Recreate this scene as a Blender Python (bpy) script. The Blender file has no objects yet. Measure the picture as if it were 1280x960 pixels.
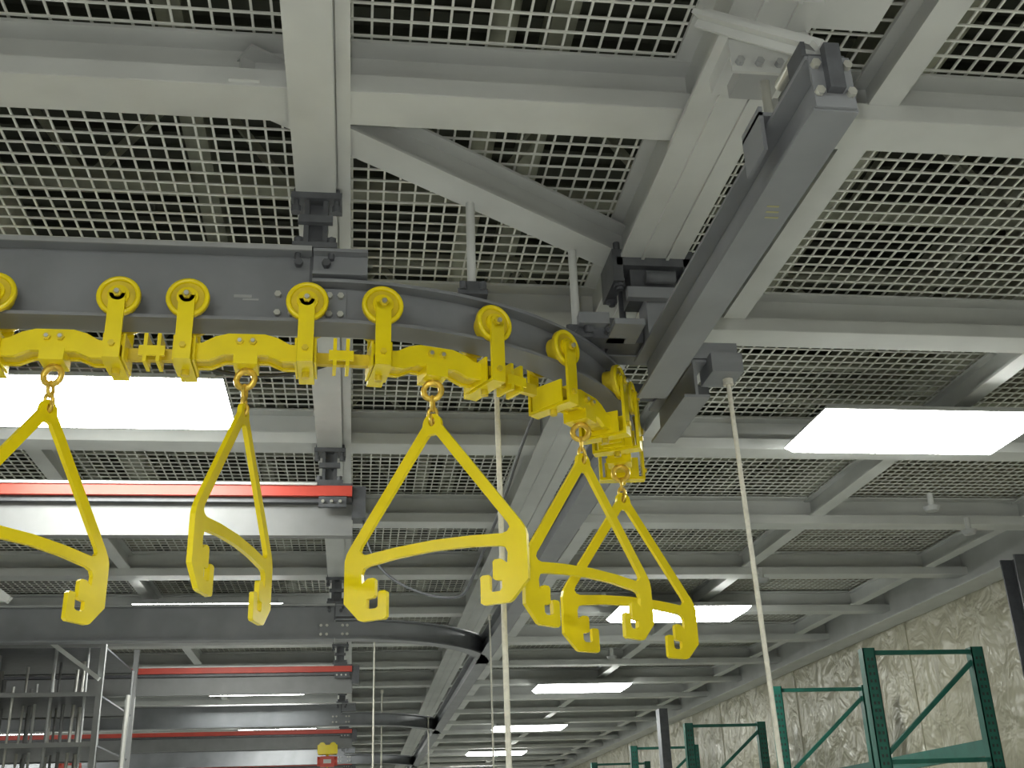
import bpy, math, random
from mathutils import Vector, Matrix
from mathutils.geometry import tessellate_polygon
random.seed(3)
H=1.6   # eye height; all z below are relative to the eye
sc=bpy.context.scene

# ---------------------------------------------------------------- materials
def mat(name,col,rough=.5,metal=0,var=.12,scale=6,bump=0,bscale=30,emit=None,dirt=None):
    m=bpy.data.materials.new(name); m.use_nodes=True
    nt=m.node_tree; b=nt.nodes['Principled BSDF']
    b.inputs['Roughness'].default_value=rough; b.inputs['Metallic'].default_value=metal
    tc=nt.nodes.new('ShaderNodeTexCoord')
    n=nt.nodes.new('ShaderNodeTexNoise'); n.inputs['Scale'].default_value=scale; n.inputs['Detail'].default_value=5
    nt.links.new(tc.outputs['Object'],n.inputs['Vector'])
    r=nt.nodes.new('ShaderNodeValToRGB')
    lo=dirt if dirt else tuple(c*(1-var) for c in col)
    r.color_ramp.elements[0].position=.3; r.color_ramp.elements[1].position=.62
    r.color_ramp.elements[0].color=(*lo,1); r.color_ramp.elements[1].color=(*col,1)
    nt.links.new(n.outputs['Fac'],r.inputs['Fac']); nt.links.new(r.outputs['Color'],b.inputs['Base Color'])
    if bump:
        n2=nt.nodes.new('ShaderNodeTexNoise'); n2.inputs['Scale'].default_value=bscale; n2.inputs['Detail'].default_value=3
        n2.inputs['Distortion'].default_value=.5
        nt.links.new(tc.outputs['Object'],n2.inputs['Vector'])
        bp=nt.nodes.new('ShaderNodeBump'); bp.inputs['Strength'].default_value=bump; bp.inputs['Distance'].default_value=.08
        nt.links.new(n2.outputs['Fac'],bp.inputs['Height']); nt.links.new(bp.outputs['Normal'],b.inputs['Normal'])
    if emit:
        b.inputs['Emission Color'].default_value=(*emit[0],1); b.inputs['Emission Strength'].default_value=emit[1]
    return m
WHITE=mat('painted_white_steel',(.57,.585,.57),.42,var=.16,scale=3)
WIRE=mat('wire_mesh_paint',(.74,.75,.70),.45,var=.08)
GRAY=mat('gray_rail_paint',(.225,.235,.25),.40,var=.18,scale=5)
MGRAY=mat('mid_gray_paint',(.22,.225,.225),.45,var=.15)
LGRAY=mat('light_gray_paint',(.34,.35,.35),.45,var=.15)
DARK=mat('dark_hardware',(.095,.10,.11),.42,var=.3,scale=20)
YEL=mat('yellow_enamel',(.88,.71,.008),.25,var=.08,scale=9)
YELD=mat('yellow_worn_bar',(.76,.58,.018),.4,var=.3,scale=14)
GOLD=mat('zinc_gold',(.85,.60,.10),.3,metal=.6,var=.3,scale=60)
BOLT=mat('bolt_steel',(.55,.55,.5),.35,metal=.6)
RED=mat('red_rail_paint',(.60,.07,.045),.45,var=.2)
ROPE=mat('rope',(.75,.73,.64),.7,var=.15,scale=80)
BLACK=mat('black_rubber',(.03,.03,.03),.5)
GREEN=mat('rack_green',(.015,.12,.09),.4,var=.25,scale=12)
ORANGE=mat('yellow_label',(.75,.52,.03),.5)
SMEAR=mat('old_paint_smear',(.36,.34,.17),.5)
FLOORM=mat('concrete_floor',(.50,.505,.48),.35,var=.15,scale=1.5)
INSUL=mat('wall_insulation_sheet',(.43,.41,.31),.30,var=.12,scale=.8,bump=1.0,bscale=4.2)
WALLM=mat('wall_paint',(.42,.41,.37),.6)
ROOF=mat('roof_deck_paint',(.07,.075,.055),.7,var=.3,scale=2)
JOIST=mat('joist_paint',(.34,.35,.27),.55,var=.3)
LAMP=mat('fluorescent_diffuser',(.9,.9,.9),.4,emit=((.98,1,.94),30))
CHROME=mat('chrome_pipe',(.5,.5,.47),.3,metal=.5)

# ---------------------------------------------------------------- builder
class MB:
    def __init__(s): s.v=[];s.f=[];s.m=[];s.mats=[];s.sm=[]
    def mi(s,m):
        if m not in s.mats: s.mats.append(m)
        return s.mats.index(m)
    def add(s,vs,fs,m,smooth=False):
        o=len(s.v); k=s.mi(m)
        s.v+= [Vector(v) for v in vs]
        for f in fs: s.f.append([i+o for i in f]); s.m.append(k); s.sm.append(smooth)
    def box(s,x0,x1,y0,y1,z0,z1,m):
        vs=[(x,y,z) for z in (z0,z1) for y in (y0,y1) for x in (x0,x1)]
        s.add(vs,[(0,2,3,1),(4,5,7,6),(0,1,5,4),(2,6,7,3),(0,4,6,2),(1,3,7,5)],m)
    def obox(s,c,t,n,u,a,b,h,m):
        c=Vector(c);t=Vector(t)*a/2;n=Vector(n)*b/2;u=Vector(u)*h/2
        vs=[c+i*t+j*n+k*u for k in(-1,1) for j in(-1,1) for i in(-1,1)]
        s.add(vs,[(0,2,3,1),(4,5,7,6),(0,1,5,4),(2,6,7,3),(0,4,6,2),(1,3,7,5)],m)
    def bar(s,p0,p1,w,h,m,up=(0,0,1)):
        p0=Vector(p0);p1=Vector(p1);t=(p1-p0); L=t.length; t.normalize()
        up=Vector(up)
        if abs(t.dot(up))>.98: up=Vector((0,1,0))
        n=t.cross(up).normalized(); u=n.cross(t).normalized()
        s.obox((p0+p1)/2,t,n,u,L,w,h,m)
    def cyl(s,p0,p1,r,m,seg=16,r1=None):
        p0=Vector(p0);p1=Vector(p1);t=(p1-p0).normalized()
        a=Vector((0,0,1)) if abs(t.z)<.9 else Vector((1,0,0))
        n=t.cross(a).normalized();u=n.cross(t)
        r1=r if r1 is None else r1
        vs=[];
        for p,rr in((p0,r),(p1,r1)):
            for i in range(seg):
                q=2*math.pi*i/seg; vs.append(p+(n*math.cos(q)+u*math.sin(q))*rr)
        s.add(vs,[(i,(i+1)%seg,seg+(i+1)%seg,seg+i) for i in range(seg)],m,True)
        s.add(vs,[list(range(seg))[::-1],list(range(seg,2*seg))],m)
    def torus(s,c,ax,R,r,m,su=1,seg=20,sg=8):
        c=Vector(c);ax=Vector(ax).normalized();a=Vector((0,0,1)) if abs(ax.z)<.9 else Vector((1,0,0))
        n=ax.cross(a).normalized();u=n.cross(ax); vs=[]
        for i in range(seg):
            q=2*math.pi*i/seg; d=n*math.cos(q)+u*math.sin(q)
            cc=c+n*math.cos(q)*R+u*math.sin(q)*R*su
            for j in range(sg):
                w=2*math.pi*j/sg; vs.append(cc+d*math.cos(w)*r+ax*math.sin(w)*r)
        fs=[(i*sg+j,((i+1)%seg)*sg+j,((i+1)%seg)*sg+(j+1)%sg,i*sg+(j+1)%sg) for i in range(seg) for j in range(sg)]
        s.add(vs,fs,m,True)
    def sweep(s,prof,pts,m,tans=None):
        pts=[Vector(p) for p in pts]; k=len(prof); vs=[]
        for i,p in enumerate(pts):
            if tans: t=Vector((*tans[i],0))
            else:
                a=pts[max(i-1,0)];b=pts[min(i+1,len(pts)-1)];t=b-a;t.z=0
            t.normalize(); n=Vector((t.y,-t.x,0))
            for (a,z) in prof: vs.append(p+n*a+Vector((0,0,z)))
        fs=[(i*k+j,(i+1)*k+j,(i+1)*k+(j+1)%k,i*k+(j+1)%k) for i in range(len(pts)-1) for j in range(k)]
        fs.append(list(range(k))); fs.append([(len(pts)-1)*k+j for j in range(k)][::-1])
        s.add(vs,fs,m)
    def plate(s,loops,o,ux,uz,th,m):
        o=Vector(o);ux=Vector(ux).normalized();uz=Vector(uz);nn=ux.cross(uz).normalized()*th/2
        flat=[p for l in loops for p in l]
        tri=tessellate_polygon([[Vector((p[0],p[1],0)) for p in l] for l in loops])
        k=len(flat); vs=[o+ux*p[0]+uz*p[1]+nn for p in flat]+[o+ux*p[0]+uz*p[1]-nn for p in flat]
        fs=[tuple(t) for t in tri]+[tuple(i+k for i in t[::-1]) for t in tri]
        b=0
        for l in loops:
            L=len(l)
            for i in range(L): fs.append((b+i,b+(i+1)%L,b+(i+1)%L+k,b+i+k))
            b+=L
        s.add(vs,fs,m)
    def obj(s,name):
        me=bpy.data.meshes.new(name)
        mn=Vector((min(v.x for v in s.v),min(v.y for v in s.v),min(v.z for v in s.v)))
        mx=Vector((max(v.x for v in s.v),max(v.y for v in s.v),max(v.z for v in s.v)))
        c=(mn+mx)/2
        me.from_pydata([v-c for v in s.v],[],s.f)
        for m in s.mats: me.materials.append(m)
        for p,k,sm in zip(me.polygons,s.m,s.sm): p.material_index=k; p.use_smooth=sm
        import bmesh
        bm=bmesh.new(); bm.from_mesh(me); bmesh.ops.recalc_face_normals(bm,faces=bm.faces); bm.to_mesh(me); bm.free()
        ob=bpy.data.objects.new(name,me); ob.location=c+Vector((0,0,H)); sc.collection.objects.link(ob)
        return ob
def I(w,h,tf=.01,tw=.01):
    return [(-w/2,0),(w/2,0),(w/2,tf),(tw/2,tf),(tw/2,h-tf),(w/2,h-tf),(w/2,h),(-w/2,h),(-w/2,h-tf),(-tw/2,h-tf),(-tw/2,tf),(-w/2,tf)]

# ---------------------------------------------------------------- room
XL,XR,YN,YF,ZT=-9.0,4.74,-5.0,32.0,4.2
b=MB(); b.box(XL,XR,YN,YF,-H-.1,-H,FLOORM); b.obj('floor')
b=MB(); b.box(XR,XR+.1,YN,YF,-H,ZT,INSUL)
for y in (1.2,3.9,6.6,9.3,12,14.7,17.4,20.1,22.8): b.box(XR-.008,XR,y-.02,y+.02,-H,1.78,INSUL)
b.box(XR-.02,XR,YN,YF,.32,.38,INSUL)
b.obj('wall_right')
b=MB(); b.box(XL-.1,XL,YN,YF,-H,ZT,WALLM); b.obj('wall_left')
b=MB(); b.box(XL,XR,YF,YF+.1,-H,ZT,WALLM); b.obj('wall_back')
b=MB(); b.box(XL,XR,YN-.1,YN,-H,ZT,WALLM); b.obj('wall_front')
b=MB(); b.box(XL,XR,YN,YF,ZT,ZT+.1,ROOF)
y=YN+.1
while y<YF-.2:
    b.box(XL,XR,y,y+.09,ZT-.05,ZT,ROOF); y+=.2
b.obj('ceiling')
b=MB()
for y in [0.9,2.7,4.5,6.3,8.1,9.9,12,14.5,17,20,24]:
    z0,z1=2.85,3.5
    b.box(XL+.02,XR-.02,y-.05,y+.05,z1,z1+.06,JOIST); b.box(XL+.02,XR-.02,y-.05,y+.05,z0,z0+.06,JOIST)
    x=XL+.1;k=0
    while x<XR-.5:
        b.bar((x,y,z0+.03 if k%2 else z1),(x+.45,y,z1 if k%2 else z0+.03),.035,.035,JOIST); x+=.45;k+=1
for x in (-2.6,-.9,.9,2.5,3.9):
    b.box(x-.06,x+.06,YN+.02,YF-.02,3.57,3.75,JOIST)
b.obj('roof_joists')
b=MB()
for x,z,r in((-2.0,2.45,.05),(-1.5,2.55,.09),(.45,2.6,.05),(1.9,2.5,.07),(3.4,2.6,.11)):
    b.cyl((x,YN+.02,z),(x,YF-.02,z),r,JOIST,12)
for y in (1.6,3.2,5.7,8.8):
    b.cyl((XL+.02,y,2.38),(XR-.02,y,2.38),.035,JOIST,10)
b.obj('overhead_pipes')

# ---------------------------------------------------------------- ceiling steel
b=MB()
for k in range(-5,22):
    y=2.58+1.36*k-.055
    b.sweep(I(.145,.175),[(XL+.01,y,1.88),(XR-.01,y,1.88)],WHITE)
    b.box(XL+.01,XR-.01,y-.0745,y-.0695,1.882,1.935,WHITE)
def ybeam(xa,xb,z0,z1,ya,yb,tf=.012):
    b.sweep(I(xb-xa,z1-z0,tf),[((xa+xb)/2,ya,z0),((xa+xb)/2,yb,z0)],WHITE)
ybeam(-.207,-.088,1.85,2.06,YN+.01,YF-.01)
b.box(-.085,-.045,YN+.01,YF-.01,1.875,1.885,WHITE); b.box(-.09,-.083,YN+.01,YF-.01,1.875,2.06,WHITE)
ybeam(.855,1.075,1.85,2.06,1.98,YF-.01)
b.box(.90,.906,1.98,YF-.01,1.862,2.048,WHITE)
b.box(.925,.935,1.98,YF-.01,1.842,1.85,WHITE)
b.box(1.01,1.02,1.98,YF-.01,1.842,1.85,WHITE)
for x in (1.45,2.87,4.3): ybeam(x-.045,x+.045,1.93,2.05,YN+.01,YF-.01)
for x in (-1.6,-3.05,-4.5,-6,-7.4): ybeam(x-.04,x+.04,1.93,2.05,YN+.01,YF-.01)
ybeam(4.5,4.73,1.78,2.06,YN+.01,YF-.01)
ybeam(-5.1,-4.94,1.85,2.06,YN+.01,YF-.01)
b.sweep(I(.11,.125,.009,.008),[(-.34,2.50,1.895),(.93,3.38,1.895)],WHITE)
b.box(-.36,-.28,2.44,2.56,1.89,1.895,WHITE)
b.sweep(I(.12,.13),[(.86,2.03,1.87),(1.25,2.03,1.87)],WHITE)
b.obj('ceiling_beam_grid')

b=MB()
x=XL+.03
while x<XR: 
    b.box(x-.0034,x+.0034,YN,YF,2.0715,2.077,WIRE); x+=.0525
y=YN+.03
while y<YF:
    b.box(XL,XR,y-.0036,y+.0036,2.0665,2.0715,WIRE); y+=.064
b.obj('ceiling_wire_mesh')

# ---------------------------------------------------------------- lights
for xc,dy in ((-4.86,-.2),(-1.11,-.2),(2.64,0)):
    for k in range(-2,6):
        yc=4.76+4.29*k+dy
        b=MB(); w,d=.55,.265
        b.box(xc-w+.04,xc+w-.04,yc-d+.06,yc+d-.06,1.84,1.878,WHITE)
        b.plate([[(-w,-d),(w,-d),(w,d),(-w,d)]],(xc,yc,1.836),(1,0,0),(0,1,0),.008,WHITE)
        vs=[(xc-w,yc-d,1.832),(xc+w,yc-d,1.832),(xc+w,yc+d,1.832),(xc-w,yc+d,1.832),
            (xc-w+.03,yc-d+.03,1.80),(xc+w-.03,yc-d+.03,1.80),(xc+w-.03,yc+d-.03,1.80),(xc-w+.03,yc+d-.03,1.80)]
        b.add(vs,[(0,1,2,3),(4,5,6,7),(0,1,5,4),(1,2,6,5),(2,3,7,6),(3,0,4,7)],LAMP)
        b.obj('fluorescent_light_fixture')

# ---------------------------------------------------------------- monorail tracks
R=1.08; X0=-.10; XE=.98; ZB=1.42
def pathpt(s,Y0):
    if s<0: return (X0+s,Y0),(1,0)
    th=s/R
    if th<math.pi/2: return (X0+R*math.sin(th),Y0+R-R*math.cos(th)),(math.cos(th),math.sin(th))
    return (XE,Y0+R+s-R*math.pi/2),(0,1)
def bolt(b,c,n,r=.011,l=.012,m=BOLT):
    c=Vector(c);n=Vector(n); b.cyl(c,c+n*l,r,m,6)
for Y0 in (2.95,7.87,13.1,18.3):
    b=MB()
    b.sweep(I(.10,.24,.010,.010),[(XL+.02,Y0,ZB),(-.152,Y0,ZB)],GRAY)
    pts=[];tn=[]
    for i in range(33):
        s=-.048+i*(R*math.pi/2+.048)/32; p,t=pathpt(s,Y0); pts.append((*p,ZB));tn.append(t)
    b.sweep(I(.10,.14,.010,.010),pts,GRAY,tn)
    b.box(-.148,.01,Y0-.05,Y0+.05,1.65,1.66,GRAY); b.box(-.148,.01,Y0-.05,Y0+.05,1.575,1.585,GRAY); b.box(-.148,.01,Y0-.02,Y0-.01,1.585,1.65,GRAY)
    b.box(-.158,-.14,Y0-.012,Y0+.012,1.56,1.655,DARK)
    b.box(XL+.02,-.152,Y0-.056,Y0-.05,1.648,1.663,LGRAY)
    b.box(-.26,-.05,Y0-.013,Y0-.005,1.435,1.545,GRAY)
    for xx in(-.245,-.205,-.098,-.066):
        for zz in(1.46,1.52): bolt(b,(xx,Y0-.013,zz),(0,-1,0),.010,.012)
    for xx in(-.19,-.11): bolt(b,(xx,Y0-.02,1.62),(0,-1,0),.013,.02,DARK)
    if Y0<3: b.box(-.37,-.32,Y0-.0062,Y0-.005,1.512,1.522,LGRAY); b.box(-.345,-.30,Y0-.0062,Y0-.005,1.504,1.51,LGRAY)
    b.obj('monorail_track_curved')
b=MB()
b.sweep(I(.10,.14,.010,.010),[(.975,1.83,ZB),(.975,3.42,ZB)],GRAY)
b.box(.93,1.02,1.822,1.83,1.425,1.555,GRAY); b.box(.958,.992,1.80,1.822,1.46,1.575,DARK)
for zz in(1.46,1.53): bolt(b,(.94,1.822,zz),(0,-1,0)); bolt(b,(1.01,1.822,zz),(0,-1,0))
for q in range(3): b.box(.955+.006*q,.985+.008*q,2.20+.025*q,2.207+.025*q,1.4193,1.42,SMEAR)
b.obj('monorail_track_straight')
b=MB(); b.sweep(I(.10,.14,.010,.010),[(XE,2.95+R+.005,ZB),(XE,27,ZB)],GRAY)
for Y0 in(7.87,13.1,18.3): b.box(XE-.07,XE+.07,Y0+R-.1,Y0+R+.1,ZB+.141,ZB+.16,DARK)
b.obj('monorail_track_long')

b=MB()
b.sweep(I(.09,.14,.010,.010),[(1.13,3.40,ZB),(1.13,3.86,ZB)],GRAY)
b.box(.66,1.29,3.40,3.47,1.565,1.625,GRAY)
b.box(.72,1.29,3.74,3.80,1.565,1.61,DARK)
b.box(1.18,1.29,3.36,3.50,1.50,1.57,GRAY)
b.box(.60,.86,3.26,3.34,1.565,1.60,DARK); b.box(.70,.80,3.22,3.38,1.60,1.64,GRAY)
b.box(.80,.90,3.15,3.30,1.565,1.585,GRAY)
b.box(.82,.93,3.30,3.40,1.57,1.66,DARK)
for xx in(.62,.68,.74,.80,.86): bolt(b,(xx,3.26,1.585),(0,-1,0),.012,.025,DARK)
for xx in(.90,1.06): b.cyl((xx,3.43,1.625),(xx,3.43,1.86),.012,DARK,8)
b.box(.72,.90,3.50,3.58,1.50,1.56,DARK)
b.cyl((.60,3.42,1.54),(.86,3.52,1.54),.028,DARK,12)
b.obj('track_switch')

def clamp(x,y,z0,z1,name='track_hanger_clamp'):
    b=MB(); m=DARK
    b.box(x-.075,x+.075,y-.05,y+.05,z1-.02,z1,m); b.box(x-.065,x+.065,y-.05,y+.05,z0,z0+.018,m)
    b.box(x-.035,x-.02,y-.035,y+.035,z0+.018,z1-.02,m); b.box(x+.02,x+.035,y-.035,y+.035,z0+.018,z1-.02,m)
    b.box(x-.02,x+.02,y-.008,y+.008,z0+.018,z1-.02,m)
    b.box(x-.05,x+.05,y-.055,y-.035,(z0+z1)/2-.012,(z0+z1)/2+.012,m)
    for sx in(-.06,.06):
        b.cyl((x+sx,y-.03,z1-.05),(x+sx,y-.03,z1+.02),.009,m,8); b.cyl((x+sx,y-.03,z1-.06),(x+sx,y-.03,z1-.04),.016,m,6)
        b.cyl((x+sx*.8,y-.03,z0-.03),(x+sx*.8,y-.03,z0+.035),.009,m,8); b.cyl((x+sx*.8,y-.03,z0+.02),(x+sx*.8,y-.03,z0+.04),.015,m,6)
    return b.obj(name)
for y in(2.95,7.87,13.1,18.3): clamp(-.145,y,1.662,1.85)
for y in(5.2,10.49,15.7,20.9): clamp(-.145,y,1.669,1.85)
b=MB()
b.box(.84,1.10,3.22,3.40,1.82,1.85,DARK); b.box(.825,.86,3.22,3.40,1.76,1.88,DARK); b.box(1.07,1.105,3.22,3.40,1.76,1.88,DARK)
b.box(.89,1.05,3.25,3.37,1.72,1.82,DARK); b.box(.87,1.07,3.22,3.25,1.70,1.74,GRAY); b.box(.94,1.03,3.26,3.36,1.565,1.72,GRAY)
b.cyl((.93,3.21,1.77),(1.03,3.21,1.77),.022,DARK,12)
for xx in(.85,1.085):
    for yy in(3.25,3.37): b.cyl((xx,yy,1.74),(xx,yy,1.92),.012,DARK,8); b.cyl((xx,yy,1.75),(xx,yy,1.78),.02,DARK,6)
b.obj('beam_clamp_bracket')
b=MB()
b.bar((.80,2.08,1.87),(.985,1.88,1.62),.075,.012,WHITE); b.bar((.80,2.08,1.87),(.985,1.88,1.62),.012,.05,WHITE)
b.box(.88,1.06,2.13,2.28,1.80,1.85,WHITE); b.box(.88,1.06,2.12,2.13,1.75,1.85,WHITE); b.box(.91,1.02,2.14,2.24,1.76,1.80,LGRAY)
for xx in(.90,.95,1.0,1.04): bolt(b,(xx,2.12,1.775),(0,-1,0),.011,.015,LGRAY)
b.cyl((.98,2.17,1.77),(.98,2.17,1.58),.012,BOLT,8); b.cyl((.98,2.17,1.62),(.98,2.17,1.66),.022,BOLT,8)
b.cyl((.95,1.93,1.63),(.95,2.02,1.63),.016,BOLT,8)
b.box(.93,1.02,1.84,2.0,1.562,1.575,DARK); b.box(.935,.945,1.86,1.94,1.575,1.625,DARK); b.box(1.005,1.015,1.86,1.94,1.575,1.625,DARK)
b.box(.905,.915,2.06,2.18,1.48,1.60,GRAY); b.box(.905,.98,2.06,2.18,1.575,1.585,GRAY)
b.bar((1.0,1.9,1.61),(1.05,2.1,1.86),.04,.012,WHITE)
b.obj('rail_end_sway_bracket')
for x,y in((.325,3.0),(.70,3.275)):
    b=MB(); b.cyl((x,y,1.60),(x,y,1.95),.014,WHITE,10)
    b.box(x-.045,x+.045,y-.03,y+.06,1.562,1.58,DARK); b.box(x-.03,x+.03,y-.02,y+.03,1.58,1.61,DARK)
    b.cyl((x-.03,y-.03,1.575),(x-.03,y-.03,1.60),.012,DARK,6); b.cyl((x+.03,y-.03,1.575),(x+.03,y-.03,1.60),.012,DARK,6)
    b.obj('drop_rod_hanger')

for Y0 in(5.2,10.49,15.7,20.9):
    b=MB()
    b.sweep(I(.06,.17,.010,.03),[(XL+.02,Y0,1.42),(-.03,Y0,1.42)],MGRAY)
    b.box(XL+.02,-.03,Y0-.05,Y0+.055,1.575,1.60,DARK)
    b.box(XL+.02,-.035,Y0-.075,Y0-.02,1.60,1.650,RED); b.box(XL+.02,-.2,Y0-.085,Y0-.02,1.650,1.662,WHITE)
    b.box(-.26,-.035,Y0-.055,Y0+.06,1.60,1.668,DARK)
    b.box(-.035,.03,Y0-.05,Y0+.05,1.50,1.655,DARK)
    b.box(-.19,-.06,Y0-.08,Y0-.055,1.545,1.595,DARK)
    for xx in(-.17,-.13,-.09): bolt(b,(xx,Y0-.08,1.57),(0,-1,0),.008)
    b.obj('crane_runway_rail')

# ---------------------------------------------------------------- carriers
def V(p,z): return Vector((p[0],p[1],z))
def arc(cx,cz,r,a0,a1,n):
    return [(cx+r*math.cos(math.radians(a0+(a1-a0)*i/n)),cz+r*math.sin(math.radians(a0+(a1-a0)*i/n))) for i in range(n+1)]
def hanger_loops():
    L=[(-.030,.545),(-.222,.225)]+[(-.232,.205),(-.237,.185),(-.237,.065),(-.196,.014),(-.187,.010),(-.128,.010),(-.121,.016),(-.121,.084),(-.126,.089),(-.141,.089),(-.144,.084),(-.144,.047),
       (-.150,.042),(-.168,.042),(-.174,.049),(-.174,.070),(-.158,.072),(-.152,.078),(-.152,.122),(-.157,.128),(-.172,.128),(-.188,.114)]
    L+=[(-.190,.142),(-.184,.158),(-.170,.164),(-.09,.174),(0,.178)]
    k=1.20
    L=[(x*k if i else x,z) for i,(x,z) in enumerate(L)]
    Rr=[(-x,z) for x,z in L[::-1]][1:]
    top=arc(0,.552,.029,10,170,8)
    outer=L+Rr+top
    inn=[(0,.208),(-.10,.204),(-.178,.196),(-.190,.200),(-.196,.210),(-.192,.222)]
    inn=[(x*k,z) for x,z in inn]+[(-.019,.508),(-.010,.518)]
    inner=inn+[(-x,z) for x,z in inn[::-1]][:-1]
    hole=[(.011*math.cos(q*math.pi/5),.556+.014*math.sin(q*math.pi/5)) for q in range(10)]
    return [outer,inner,hole]
HL=hanger_loops()
def trolley_at(b,s):
    p,t=pathpt(s,2.95); T=Vector((*t,0)); N=Vector((t[1],-t[0],0)); U=Vector((0,0,1)); c=V(p,1.476)
    for sg in(1,-1):
        n=N*sg
        b.cyl(c+n*.018,c+n*.055,.044,YELD,24)
        b.cyl(c+n*.0555,c+n*.066,.060,YELD,28)
        b.torus(c+n*.067,n,.053,.0075,YEL,seg=28)
        b.cyl(c+n*.066,c+n*.074,.030,YEL,20)
        b.obox(c+n*.079+U*(-.092),T,n,U,.044,.010,.184,YEL)
        b.cyl(c+n*.074,c+n*.084,.022,YEL,16)
        b.cyl(c+n*.084,c+n*.092,.013,YELD,6); b.cyl(c+n*.092,c+n*.100,.007,BOLT,8)
    b.obox(c+U*(-.189),T,N,U,.044,.168,.010,YEL)
    b.obox(c+U*(-.150),T,N,U,.030,.10,.030,YELD)
    b.obox(c+U*(-.150)+T*.027,T,N,U,.006,.12,.075,YEL); b.obox(c+U*(-.150)-T*.027,T,N,U,.006,.12,.075,YEL)
    b.cyl(c+U*(-.175),c+U*(-.21),.012,YELD,6)
    b.cyl(c+N*.084+U*(-.155),c+N*.093+U*(-.155),.009,YELD,6)
def carrier(s,yaw,link=True):
    b=MB()
    p0,_=pathpt(s-.165,2.95);p1,_=pathpt(s+.165,2.95)
    trolley_at(b,s-.165);trolley_at(b,s+.165)
    c=(Vector((*p0,0))+Vector((*p1,0)))/2; T=(Vector((*p1,0))-Vector((*p0,0))).normalized(); N=Vector((T.y,-T.x,0)); U=Vector((0,0,1))
    prof=[(-.16,1.300),(-.10,1.300),(-.06,1.318),(.06,1.318),(.10,1.300),(.16,1.300),(.16,1.348),(.12,1.352),(.085,1.372),(.05,1.382),(-.05,1.382),(-.085,1.372),(-.12,1.352),(-.16,1.348)]
    b.plate([prof],c+N*.03,T,U,.014,YEL); b.plate([prof],c-N*.03,T,U,.014,YEL)
    prof2=[(x,z-(.004 if z>1.34 else -.006)) for x,z in prof]
    b.plate([prof2],c,T,U,.05,YELD)
    for q in(-.018,.018): b.cyl(c+N*.037+T*q+U*1.358,c+N*.046+T*q+U*1.358,.011,YELD,6); b.cyl(c+N*.046+T*q+U*1.358,c+N*.05+T*q+U*1.358,.006,BOLT,6)
    b.obox(c+U*1.306,T,N,U,.065,.085,.034,YEL)
    b.cyl(c+U*1.30,c+U*1.284,.014,GOLD,8)
    ux=Vector((math.cos(yaw),math.sin(yaw),0)); pn=Vector((-ux.y,ux.x,0))
    F=Vector((-.25,-1,0)).normalized()
    b.torus(c+U*1.258,F,.026,.009,GOLD)
    b.torus(c+U*1.218,F.cross(U),.014,.0055,GOLD,su=1.5)
    b.torus(c+U*1.184,pn,.014,.0055,GOLD,su=1.5)
    b.torus(c+U*1.168,ux,.012,.005,GOLD,su=1.2)
    b.plate(HL,c+U*.604,ux,U,.014,YEL)
    if link:
        q0,_=pathpt(s+.165,2.95);q1,_=pathpt(s+.36,2.95)
        a=V(q0,1.325);e=V(q1,1.325)
        b.bar(a,e,.02,.034,YELD)
        mid=(a+e)/2; t=(e-a).normalized(); n=Vector((t.y,-t.x,0))
        for d in(-.018,.018): b.obox(mid+t*d+U*.01,t,n,U,.010,.075,.085,YEL)
        b.obox(mid+n*.034,t,n,U,.07,.008,.03,YEL)
    b.obj('conveyor_carrier_hanger')
rad=math.radians
carrier(-1.26,rad(20)); carrier(-.74,rad(59)); carrier(-.223,rad(75)); carrier(.312,rad(-33)); carrier(.92,rad(36)); carrier(1.40,rad(24),False)

# ---------------------------------------------------------------- ropes & hoses
def rope(x,y,z,r,dx=0,m=ROPE):
    b=MB(); b.cyl((x,y,z),(x+dx,y,-H),r,m,8); 
    b.cyl((x,y,z-.02),(x,y,z+.015),r*2.2,m,8); return b.obj('hanging_rope')
rope(.43,3.30,1.46,.0085,.008); rope(1.255,3.43,1.498,.0085,.06)
rope(.92,7.80,1.56,.006); rope(.30,13.2,1.8,.008); rope(.15,9.6,1.85,.007); rope(.85,13.6,1.56,.008)
b=MB(); b.box(.40,.62,3.27,3.33,1.46,1.475,DARK); b.box(.50,.66,3.18,3.33,1.475,1.49,GRAY); b.cyl((.43,3.28,1.45),(.43,3.34,1.45),.02,DARK,12); b.obj('rope_pulley_bracket')
def tube(name,pts,r,m):
    cu=bpy.data.curves.new(name,'CURVE'); cu.dimensions='3D'; cu.bevel_depth=r; cu.bevel_resolution=3
    sp=cu.splines.new('NURBS'); sp.points.add(len(pts)-1); sp.use_endpoint_u=True; sp.order_u=4
    for q,p in zip(sp.points,pts): q.co=(p[0],p[1],p[2]+H,1)
    cu.materials.append(m); o=bpy.data.objects.new(name,cu); sc.collection.objects.link(o); return o
tube('pneumatic_hose',[(.66,3.7,1.55),(.62,3.9,1.50),(.55,4.1,1.25),(.50,4.2,1.15),(.45,4.5,1.02),(.42,4.6,.98),(.2,5.0,1.12),(.05,5.2,1.3),(.02,5.2,1.5)],.006,DARK)
tube('power_cable',[(-.6,2.99,1.38),(-.4,3.1,1.30),(-.2,3.1,1.31),(0,3.0,1.38)],.006,BLACK)

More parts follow.
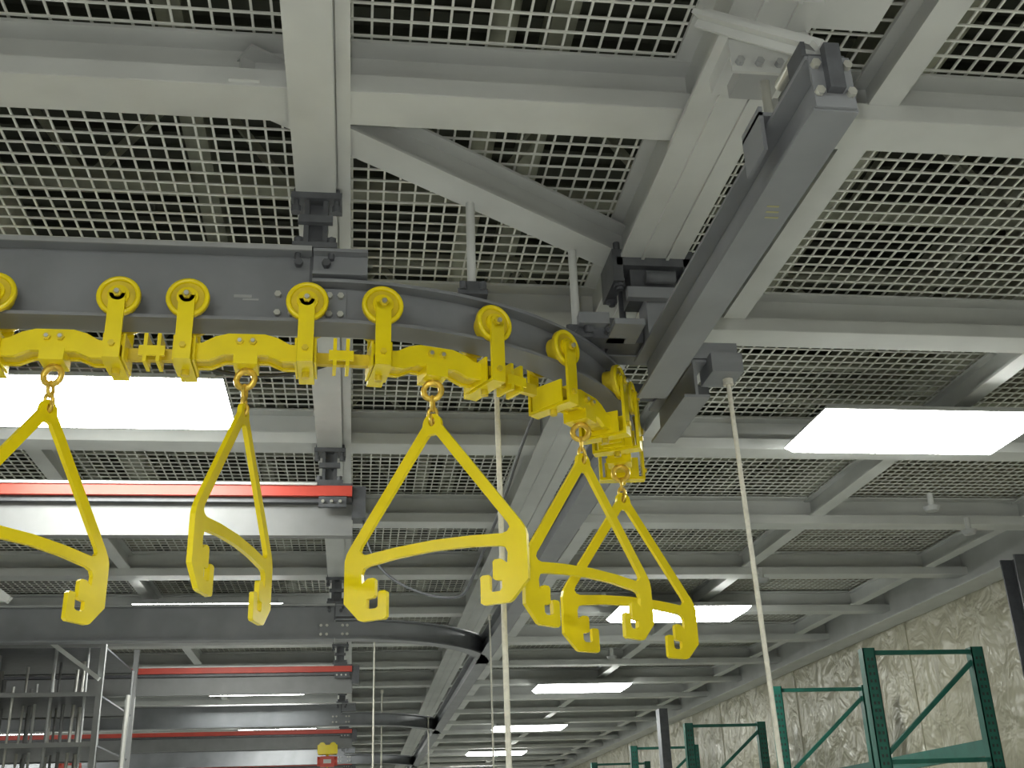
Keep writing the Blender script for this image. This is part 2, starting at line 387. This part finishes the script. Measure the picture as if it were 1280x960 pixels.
# ---------------------------------------------------------------- pallet racks
def rack_frame(b,y,x0=3.6,x1=4.42,zt=1.29):
    for x in(x0,x1):
        b.box(x-.045,x+.045,y-.004,y+.004,-H,zt,GREEN); b.box(x-.045,x-.038,y-.004,y+.075,-H,zt,GREEN); b.box(x+.038,x+.045,y-.004,y+.075,-H,zt,GREEN)
        z=-H+.1
        while z<zt-.04:
            b.box(x-.022,x-.008,y-.0055,y-.004,z,z+.02,BLACK); b.box(x+.008,x+.022,y-.0055,y-.004,z,z+.02,BLACK); z+=.05
        b.box(x-.07,x+.07,y-.03,y+.1,-H,-H+.008,GREEN)
    z=zt-.03
    b.bar((x0,y+.035,z),(x1,y+.035,z),.03,.03,GREEN)
    while z>-H+.8:
        b.bar((x0,y+.035,z-.72),(x1,y+.035,z-.04),.03,.03,GREEN)
        z-=.72; b.bar((x0,y+.035,z-.02),(x1,y+.035,z-.02),.03,.03,GREEN)
b=MB(); ys=[7.65,9.54,12.3,14.9,17.5]
for y in ys: rack_frame(b,y)
for a,c in zip(ys[:-1],ys[1:]):
    for x in(3.6,4.42):
        for z in((.55,-.8) if x>4 else (-.8,)):
            b.box(x-.025,x+.025,a+.07,c,z,z+.11,GREEN)
b.obj('pallet_rack')
b=MB()
x,y=4.48,7.0
b.box(x-.09,x+.09,y-.09,y-.078,-H,1.78,DARK); b.box(x-.09,x+.09,y+.078,y+.09,-H,1.78,DARK); b.box(x-.006,x+.006,y-.078,y+.078,-H,1.78,DARK)
for z in(.98,1.18): b.box(x-.075,x+.04,y-.0925,y-.09,z,z+.045,ORANGE)
for q in(.01,.03,.05,.07,.09):
    for z in(.99,1.19): b.box(x-.07+q,x-.064+q,y-.094,y-.0925,z,z+.025,BLACK)
b.obj('steel_column')
b=MB(); b.box(3.44,3.54,12.9,13.05,-H,1.52,DARK); b.box(3.36,3.53,12.85,13.1,-H,-H+.02,DARK); b.obj('steel_post')

for x,y in((3.3,5.9),(2.9,7.7),(1.9,8.5),(2.5,11.0),(3.8,6.4)):
    b=MB(); b.cyl((x,y,1.88),(x,y,1.80),.018,WHITE,8); b.cyl((x,y,1.80),(x,y,1.775),.05,LGRAY,14,.035); b.obj('ceiling_sprinkler')

# ---------------------------------------------------------------- left background rack of pipes
b=MB()
for i in range(60):
    x=-4.6+i*.047+random.uniform(-.02,.02); y=8.75+random.uniform(0,1.1); zt=random.uniform(1.25,1.74)
    lean=random.uniform(-.05,.05)
    b.cyl((x,y,-H),(x+lean,y,zt),random.choice((.010,.013,.018)),random.choice((CHROME,WHITE,CHROME,LGRAY,MGRAY)),8)
for z in(-1.2,-.4,.3,.85,1.2,1.55):
    b.bar((-4.6,8.7,z),(-1.85,8.7,z),.03,.03,MGRAY); b.bar((-4.6,10.0,z),(-1.85,10.0,z),.03,.03,MGRAY)
    b.box(-4.6,-1.85,8.72,9.98,z-.006,z+.006,DARK)
for x in(-4.6,-3.2,-1.85):
    for y in(8.7,10.0): b.box(x-.02,x+.02,y-.02,y+.02,-H,1.74,MGRAY)
b.bar((-2.4,8.66,1.70),(-1.85,8.66,1.30),.05,.03,WHITE)
b.obj('pipe_storage_rack')
b=MB()
b.bar((-2.55,6.45,1.88),(-1.9,6.45,1.40),.04,.04,WHITE); b.bar((-2.45,6.45,1.88),(-2.45,6.45,1.35),.05,.05,WHITE); b.bar((-2.5,6.45,1.38),(-1.9,6.45,1.41),.03,.03,WHITE)
b.obj('ceiling_sway_brace')

def hoist(x,y):
    b=MB(); z=1.385
    for sx in(-.07,.07):
        for sy in(-.07,.07): b.cyl((x+sx,y+sy-.008,z+.06),(x+sx,y+sy+.008,z+.06),.045,YEL,16)
    b.box(x-.13,x+.13,y-.095,y-.088,z-.03,z+.07,YEL); b.box(x-.13,x+.13,y+.088,y+.095,z-.03,z+.07,YEL); b.box(x-.12,x+.12,y-.09,y+.09,z-.045,z-.03,YEL)
    b.box(x-.09,x+.09,y-.07,y+.07,z-.20,z-.07,RED); b.cyl((x-.13,y,z-.13),(x+.13,y,z-.13),.06,RED,16)
    b.box(x-.05,x+.05,y-.075,y-.07,z-.16,z-.11,WHITE)
    b.cyl((x,y,z-.07),(x,y,z-.03),.02,YEL,8); b.cyl((x,y,z-.6),(x,y,z-.2),.008,YEL,6)
    b.torus((x,y,z-.63),(0,1,0),.03,.01,YEL)
    b.obj('chain_hoist')
hoist(-.35,15.7); hoist(-3.6,15.7)

# ---------------------------------------------------------------- camera flash & camera
L=bpy.data.lights.new('camera_flash','POINT'); L.energy=46; L.shadow_soft_size=.03; L.color=(1,.98,.95)
lo=bpy.data.objects.new('camera_flash',L); lo.location=(-.06,-.02,H+.08); sc.collection.objects.link(lo)
w=bpy.data.worlds.new('World'); sc.world=w; w.use_nodes=True
w.node_tree.nodes['Background'].inputs[0].default_value=(.5,.52,.5,1); w.node_tree.nodes['Background'].inputs[1].default_value=.3
cam=bpy.data.cameras.new('camera'); cam.sensor_width=36; cam.lens=39.375; cam.clip_start=.02
co=bpy.data.objects.new('camera',cam); sc.collection.objects.link(co)
Yc=Vector((-200,600,1400)).normalized(); Zc=Vector((-120,-3307,1400)); Zc=(Zc-Yc*Zc.dot(Yc)).normalized(); Xc=Yc.cross(Zc)
r=Vector((Xc.x,Yc.x,Zc.x)); u=-Vector((Xc.y,Yc.y,Zc.y)); k=-Vector((Xc.z,Yc.z,Zc.z))
M=Matrix((( r.x,u.x,k.x,0),(r.y,u.y,k.y,0),(r.z,u.z,k.z,H),(0,0,0,1)))
co.matrix_world=M; sc.camera=co
sc.view_settings.view_transform='Standard'
